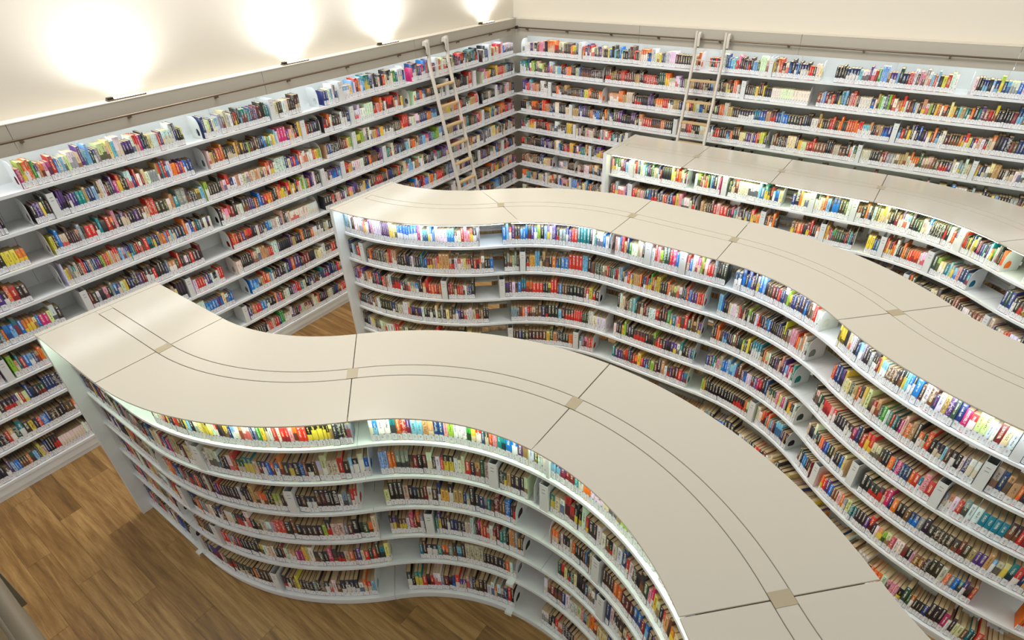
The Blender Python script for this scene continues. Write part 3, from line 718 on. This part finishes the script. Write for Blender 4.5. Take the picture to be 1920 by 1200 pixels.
for bk in books: runs_size[(bk.case, bk.row, bk.run)] = runs_size.get((bk.case, bk.row, bk.run), 0) + 1
# order along each run, so that a label can count
idx = {}
for bk in books:
    kk = (bk.case, bk.row, bk.run); idx[kk] = idx.get(kk, 0) + 1; bk.i = idx[kk]
# count the runs that can be seen, from the end panel on
seen_run = {}
for kr, L_ in by_row.items():
    order = []
    for b_ in L_:
        if b_.score > 0 and b_.run not in order: order.append(b_.run)
    for j, rr in enumerate(order): seen_run[(*kr, rr)] = j + 1
    for rr in order:
        c_ = 0
        for b_ in L_:
            if b_.run == rr and b_.score > 0: c_ += 1; b_.vi = c_
SETS = {}
for bk in books + far:
    cg, pg, lg = book_geo(bk.w, bk.h, bk.d, bk.kap)
    M = frame(bk)
    if id(bk) in single:
        n_single += 1
        def part(g, name, mi, parent):
            vs, fs, us = g
            me = write_mesh(name, vs, fs, [q for f in us for q in f], [(*bk.col, bk.seed)] * len(fs), [(*bk.acc, bk.style)] * len(fs), [0] * len(fs), [mats3[mi]])
            o = bpy.data.objects.new(name, me); C.objects.link(o)
            if parent: o.parent = parent
            return o
        o = part(cg, 'book', 0, None); o.matrix_world = M
        part(pg, 'pages', 1, o); part(lg, 'call_label', 2, o)
        size = 'thick ' if bk.w > .034 else 'thin ' if bk.w < .0185 else 'tall ' if bk.h > .178 else ''
        lab = '%s%s paperback, %s in the %s run, %s, %s' % (size, WORD[bk.c], nth(bk.vi), nth(seen_run[(bk.case, bk.row, bk.run)]), rowname(bk.case, bk.row), CASE[bk.case])
        tag(o, lab, 'book', 'books on the %s of the %s' % (rowname(bk.case, bk.row), CASE[bk.case]))
        bk.obj = o
        if id(bk) in TITLES: title(o, bk, *TITLES[id(bk)])
        continue
    A = np.array(M)
    for (vs, fs, us), mi in ((cg, 0), (pg, 1), (lg, 2)):
        v = np.array(vs) @ A[:3, :3].T + A[:3, 3]
        V.append(v); Fc.append(np.array(fs) + nv); nv += len(vs)
        UV += [q for f in us for q in f]
        CO += [(*bk.col, bk.seed)] * len(fs); CO2 += [(*bk.acc, bk.style)] * len(fs); MI += [mi] * len(fs)
me = write_mesh('book_rows', np.concatenate(V), np.concatenate(Fc), UV, CO, CO2, MI, mats3)
o = bpy.data.objects.new('book_rows', me); C.objects.link(o)
tag(o, 'thousands of smaller looking library paperbacks filling the remaining shelf rows', 'books', kind='stuff')
print('books', len(books), 'far', len(far), 'single', n_single, 'min score', ranked[299].score)

# ---------------------------------------------------------------- spacer blocks and bookends
def spacer(w):
    mb = MB(); d, h, t = .20, .20, .003
    mb.box(-w / 2, w / 2, 0, t, 0, h); mb.box(-w / 2, -w / 2 + t, t, d, 0, h); mb.box(w / 2 - t, w / 2, t, d, 0, h); mb.box(-w / 2 + t, w / 2 - t, t, d, 0, t)
    mb.box(-w / 2 + t, w / 2 - t, d - t, d, t, h * .6)
    return mb
def bookend():
    """upright plate with a rounded head and an arched hole, on a flat foot"""
    d, h, t = .165, .195, .0022
    out = []
    R_ = .055
    for i in range(28):
        a = 2 * PI * i / 28
        cx, cz = .055, .055; dx, dz = math.cos(a), math.sin(a)
        # outer outline hit from the hole's centre: a rectangle whose front upper corner is a wide round
        tt = 9
        if dx > 1e-6: tt = min(tt, (d - cx) / dx)
        if dx < -1e-6: tt = min(tt, (0 - cx) / dx)
        if dz > 1e-6: tt = min(tt, (h - cz) / dz)
        if dz < -1e-6: tt = min(tt, (0 - cz) / dz)
        x, z = cx + dx * tt, cz + dz * tt
        # round the front (x=0) upper corner
        ccx, ccz = .075, h - .085
        if x < ccx and z > ccz:
            # intersect with ellipse
            lo, hi = 0, tt
            for _ in range(30):
                m_ = (lo + hi) / 2; X, Z = cx + dx * m_, cz + dz * m_
                ins = (X > ccx or Z < ccz or ((X - ccx) / ccx) ** 2 + ((Z - ccz) / .085) ** 2 <= 1)
                if ins: lo = m_
                else: hi = m_
            x, z = cx + dx * lo, cz + dz * lo
        hx, hz = cx + dx * .030, cz + max(dz * .038, -.025)
        out.append(((x, z), (hx, hz)))
    n = len(out); vs = []; fs = []
    for side in (-t / 2, t / 2):
        vs += [(side, a[0], a[1]) for a, b in out] + [(side, b[0], b[1]) for a, b in out]
    for i in range(n):
        j = (i + 1) % n
        fs += [(i, j, n + j, n + i), (2 * n + i, 3 * n + i, 3 * n + j, 2 * n + j), (i, 2 * n + i, 2 * n + j, j), (n + i, n + j, 3 * n + j, 3 * n + i)]
    mb = MB(); mb.add(vs, fs)
    return mb
SP = {}; cnt = {}
be_plate = be_foot = None
rowcount = {}
for e in sorted(extras, key=lambda e: (e[1], e[2], e[3])):
    kind, k, r, s = e[:4]
    p, t, n = face_at(k, s)
    z = zsh(k, r)
    B = Book(); B.t, B.n, B.tilt = t, n, 0
    B.origin = Vector((p.x, p.y, z + .0003)) - n * (.004 if kind == '|' else .012)
    px_ = pix(B.origin + Vector((0, 0, .1)))
    if px_ is None or not (-60 < px_[0] < 1990 and -40 < px_[1] < 1260): continue
    vis = 0
    for f in (.02, .1, .19):
        Q = B.origin + Vector((0, 0, f)) + n * .01; d = CAM - Q; Lh = d.length
        if bvh.ray_cast(Q + d * (.01 / Lh), d / Lh, Lh - .05)[0] is None: vis += 1
    if not vis: continue
    M = frame(B)
    kk = (kind if kind == '|' else 'D', k, r); cnt[kk] = cnt.get(kk, 0) + 1
    if kind == '|':
        w = round(e[4] if len(e) > 4 else .043, 3)
        if w not in SP:
            o = spacer(w).build('shelf_spacer', M_white); mb = MB(); mb.box(-.010, .010, -.0006, .0, .140, .1425); sl = mb.build('slot', M_slot, o)
            mb = MB(); mb.box(-.010, .010, -.0006, .0, .165, .1675); sl2 = mb.build('slot', M_slot, o)
            SP[w] = (o, sl, sl2)
        else:
            o0, a0, b0 = SP[w]; o = o0.copy(); C.objects.link(o)
            for c0 in (a0, b0):
                c = c0.copy(); C.objects.link(c); c.parent = o
        o.matrix_world = M
        tag(o, 'white slotted spacer block, %s along the %s of the %s' % (nth(cnt[kk]), rowname(k, r), CASE[k]), 'spacer', 'slotted spacer blocks between the books')
    else:
        if be_plate is None:
            be_plate = bookend().build('bookend', M_white); mb = MB(); mb.box(-.001, .10, .01, .13, 0, .0007); be_foot = mb.build('foot', M_white, be_plate); o = be_plate
        else:
            o = be_plate.copy(); C.objects.link(o); c = be_foot.copy(); C.objects.link(c); c.parent = o
        if kind == 'T':
            mb = MB(); mb.box(-.05, -.001, -.045, .02, 0, .0018); mb.box(-.05, -.001, -.0465, -.045, -.022, .0018); mb.build('lip_tab', M_white, o)
        o.matrix_world = M
        tag(o, 'white bookend plate with arched hole, %s along the %s of the %s' % (nth(cnt[kk]), rowname(k, r), CASE[k]), 'bookend', 'arched bookends between the books')

# ---------------------------------------------------------------- ladder rails on the fascia
def ladder_rail(k, ys, label):
    root = tag(empty('ladder_rail', (0, 0, 0)), label, 'rail')
    if k == 'LW':
        mb = MB(); mb.tube([(.05, -8.2, 2.65), (.05, -.05, 2.65)], .009, 10); mb.build('rail_tube', M_steel, root, smooth=True)
        for y in ys:
            mb = MB(); mb.box(0.0005, .05, y - .008, y + .008, 2.625, 2.641); mb.box(.0005, .004, y - .009, y + .009, 2.612, 2.648); mb.build('bracket', M_steel, root, bevel=.001)
        mb = MB(); mb.tube([(.05, -.07, 2.65), (.05, -.03, 2.65)], .02, 12); mb.build('end_stop', M_dark, root)
    else:
        mb = MB(); mb.tube([(.05, -.05, 2.65), (7.6, -.05, 2.65)], .009, 10); mb.build('rail_tube', M_steel, root, smooth=True)
        for x in ys:
            mb = MB(); mb.box(x - .008, x + .008, -.05, -.0005, 2.625, 2.641); mb.box(x - .009, x + .009, -.004, -.0005, 2.612, 2.648); mb.build('bracket', M_steel, root, bevel=.001)
    return root
ladder_rail('LW', [-7.6, -6.86, -6.11, -5.36, -4.61, -3.85, -3.11, -2.34, -1.30, -.62, -.2], 'bronze ladder rail on brackets along the fascia under the wall uplights')
ladder_rail('RW', [.21, .86, 1.52, 2.17, 2.93, 3.69, 4.43, 5.18, 5.93, 6.68, 7.4], 'bronze ladder rail on brackets along the fascia of the far wall')

# ---------------------------------------------------------------- library ladders
def ladder(M, label, side=-1):
    """local: x across the steps, y out from the shelves, z up"""
    root = tag(empty('library_ladder', (0, 0, 0)), label, 'ladder', 'rolling library ladders')
    root.matrix_world = M
    W = .345; sl = .215; zk = 2.44
    def yat(z): return .055 + (zk - z) * sl if z < zk else .055
    for x in (0, W):
        mb = MB(); prev = None
        pts = [(2.735, .055), (2.46, .055), (2.42, .060), (0.03, yat(.03))]
        w2, d2 = .0135, .022
        vs = []
        for z, y in pts:
            vs += [(x - w2, y - d2, z), (x + w2, y - d2, z), (x + w2, y + d2, z), (x - w2, y + d2, z)]
        fs = [(0, 1, 2, 3), (15, 14, 13, 12)]
        for i in range(3):
            for j in range(4):
                a, b = i * 4 + j, i * 4 + (j + 1) % 4; fs.append((a, b, b + 4, a + 4))
        mb.add(vs, fs); mb.build('side_rail', M_ladder, root, bevel=.004)
        # hook over the rail
        s = -1
        mb = MB()
        poly = [(.07, 2.57), (.075, 2.66), (.07, 2.71), (.045, 2.73), (.02, 2.72), (.008, 2.69), (.006, 2.665), (.03, 2.668), (.045, 2.672), (.06, 2.66), (.062, 2.60)]
        poly = [(b_, c_) for b_, c_ in poly]
        Mx = Matrix.Translation((x - .048 if side < 0 else x + .016, 0, 0)) @ Matrix(((0, 1, 0, 0), (1, 0, 0, 0), (0, 0, 1, 0), (0, 0, 0, 1)))
        mb.prism(poly, Mx, .032); mb.build('hook', M_ladder, root, bevel=.003)
        mb = MB(); mb.tube([(x + side * .032, .02, 2.655), (x + side * .032, .036, 2.648), (x + side * .032, .050, 2.62), (x + side * .032, .058, 2.56)], .006, 8); mb.build('strap', M_dark, root, smooth=True)
        mb = MB(); mb.tube([(x, yat(.03), .0), (x, yat(.03), .035)], .02, 12); mb.build('foot', M_dark, root)
    z = 2.205
    while z > .15:
        y = yat(z)
        mb = MB(); mb.box(.014, W - .014, y - .032, y + .032, z - .011, z + .011); mb.build('step', M_rung, root, bevel=.004)
        z -= .236
    mb = MB(); mb.tube([(.01, .06, 2.43), (.06, .075, 2.43), (W - .06, .075, 2.43), (W - .01, .06, 2.43)], .005, 8); mb.build('cross_bar', M_ladder, root, smooth=True)
    return root
ladder(Matrix(((0, 1, 0, 0), (1, 0, 0, -1.89), (0, 0, 1, 0), (0, 0, 0, 1))), 'white rolling ladder with wooden steps leaning on the wall bookcase under the uplights')
ladder(Matrix(((1, 0, 0, 2.66), (0, -1, 0, 0), (0, 0, 1, 0), (0, 0, 0, 1))), 'white rolling ladder with wooden steps leaning behind the rear curved bookcase', 1)

# ---------------------------------------------------------------- uplights on the ledge
M_lens = emis('uplight_lens', (1.0, .98, .93), 14.0)
for i, y in enumerate((-5.30, -3.68, -2.42, -.60)):
    where = ['beyond the middle, furthest from the corner', 'second from the far end', 'above the left ladder side', 'next to the room corner'][i]
    lab = ['slim wall uplight on the ledge furthest from the room corner', 'slim wall uplight on the ledge, third from the room corner', 'slim wall uplight on the ledge beside the ladder top', 'slim wall uplight on the ledge nearest the room corner'][i]
    root = tag(empty('wall_uplight', (-.05, y, 2.757)), lab, 'lamp', 'uplights on the wall ledge')
    mb = MB(); mb.box(-.028, .028, -.15, .15, 0, .012); mb.build('housing', M_steel, root, bevel=.003)
    mb = MB(); mb.box(-.020, .020, -.09, .14, .012, .015); mb.build('lens', M_lens, root)
    mb = MB(); mb.box(-.022, .022, -.145, -.10, .012, .026); mb.build('knob', M_dark, root, bevel=.003)
    l = bpy.data.lights.new('uplight_beam', 'SPOT'); l.energy = UPLIGHT_W; l.color = (.96, .98, 1); l.spot_size = math.radians(162); l.spot_blend = 1.0; l.shadow_soft_size = .04
    lo = bpy.data.objects.new('uplight_beam', l); C.objects.link(lo); lo.parent = root
    lo.location = (.17, 0, .05)
    lo.rotation_euler = Vector((-.12, 0, 1)).to_track_quat('-Z', 'Y').to_euler()

# ---------------------------------------------------------------- edge of the gallery rail, low corner of the view
root = tag(empty('gallery_railing', (0, 0, 0)), 'curved taupe gallery railing with tinted glass, low corner of the view', 'railing')
root['label'] = 'curved taupe gallery railing over tinted glass above the plank floor'
mb = MB(); mb.tube([(3.2, -7.50, 3.0), (3.7, -7.475, 3.0), (4.32, -7.458, 3.0), (4.6, -7.456, 3.0), (5.0, -7.47, 3.0), (5.6, -7.50, 3.0)], .0115, 12); mb.build('top_rail', M_rail, root, smooth=True)
mb = MB(); mb.tube([(3.2, -7.53, 2.87), (3.7, -7.505, 2.87), (4.32, -7.482, 2.87), (4.6, -7.478, 2.87), (5.0, -7.49, 2.87), (5.6, -7.53, 2.87)], .006, 8); mb.build('mid_rail', M_rail, root, smooth=True)
mb = MB()
for a_, b_ in (((3.2, -7.55), (4.32, -7.503)), ((4.32, -7.503), (5.6, -7.55))):
    mb.add([(a_[0], a_[1], 2.1), (b_[0], b_[1], 2.1), (b_[0], b_[1], 2.84), (a_[0], a_[1], 2.84), (a_[0], a_[1] - .012, 2.1), (b_[0], b_[1] - .012, 2.1), (b_[0], b_[1] - .012, 2.84), (a_[0], a_[1] - .012, 2.84)], [(0, 1, 2, 3), (7, 6, 5, 4), (3, 2, 6, 7), (0, 4, 5, 1), (0, 3, 7, 4), (1, 5, 6, 2)])
mb.build('glass_panel', M_glass, root)
for x_ in (3.35, 5.5):
    mb = MB(); mb.box(x_ - .015, x_ + .015, -7.56, -7.50, 2.0, 3.0); mb.build('post', M_rail, root)
mb = MB(); mb.box(3.0, 6.0, -7.75, -7.52, 1.9, 2.06); mb.build('kerb', M_rail, root)
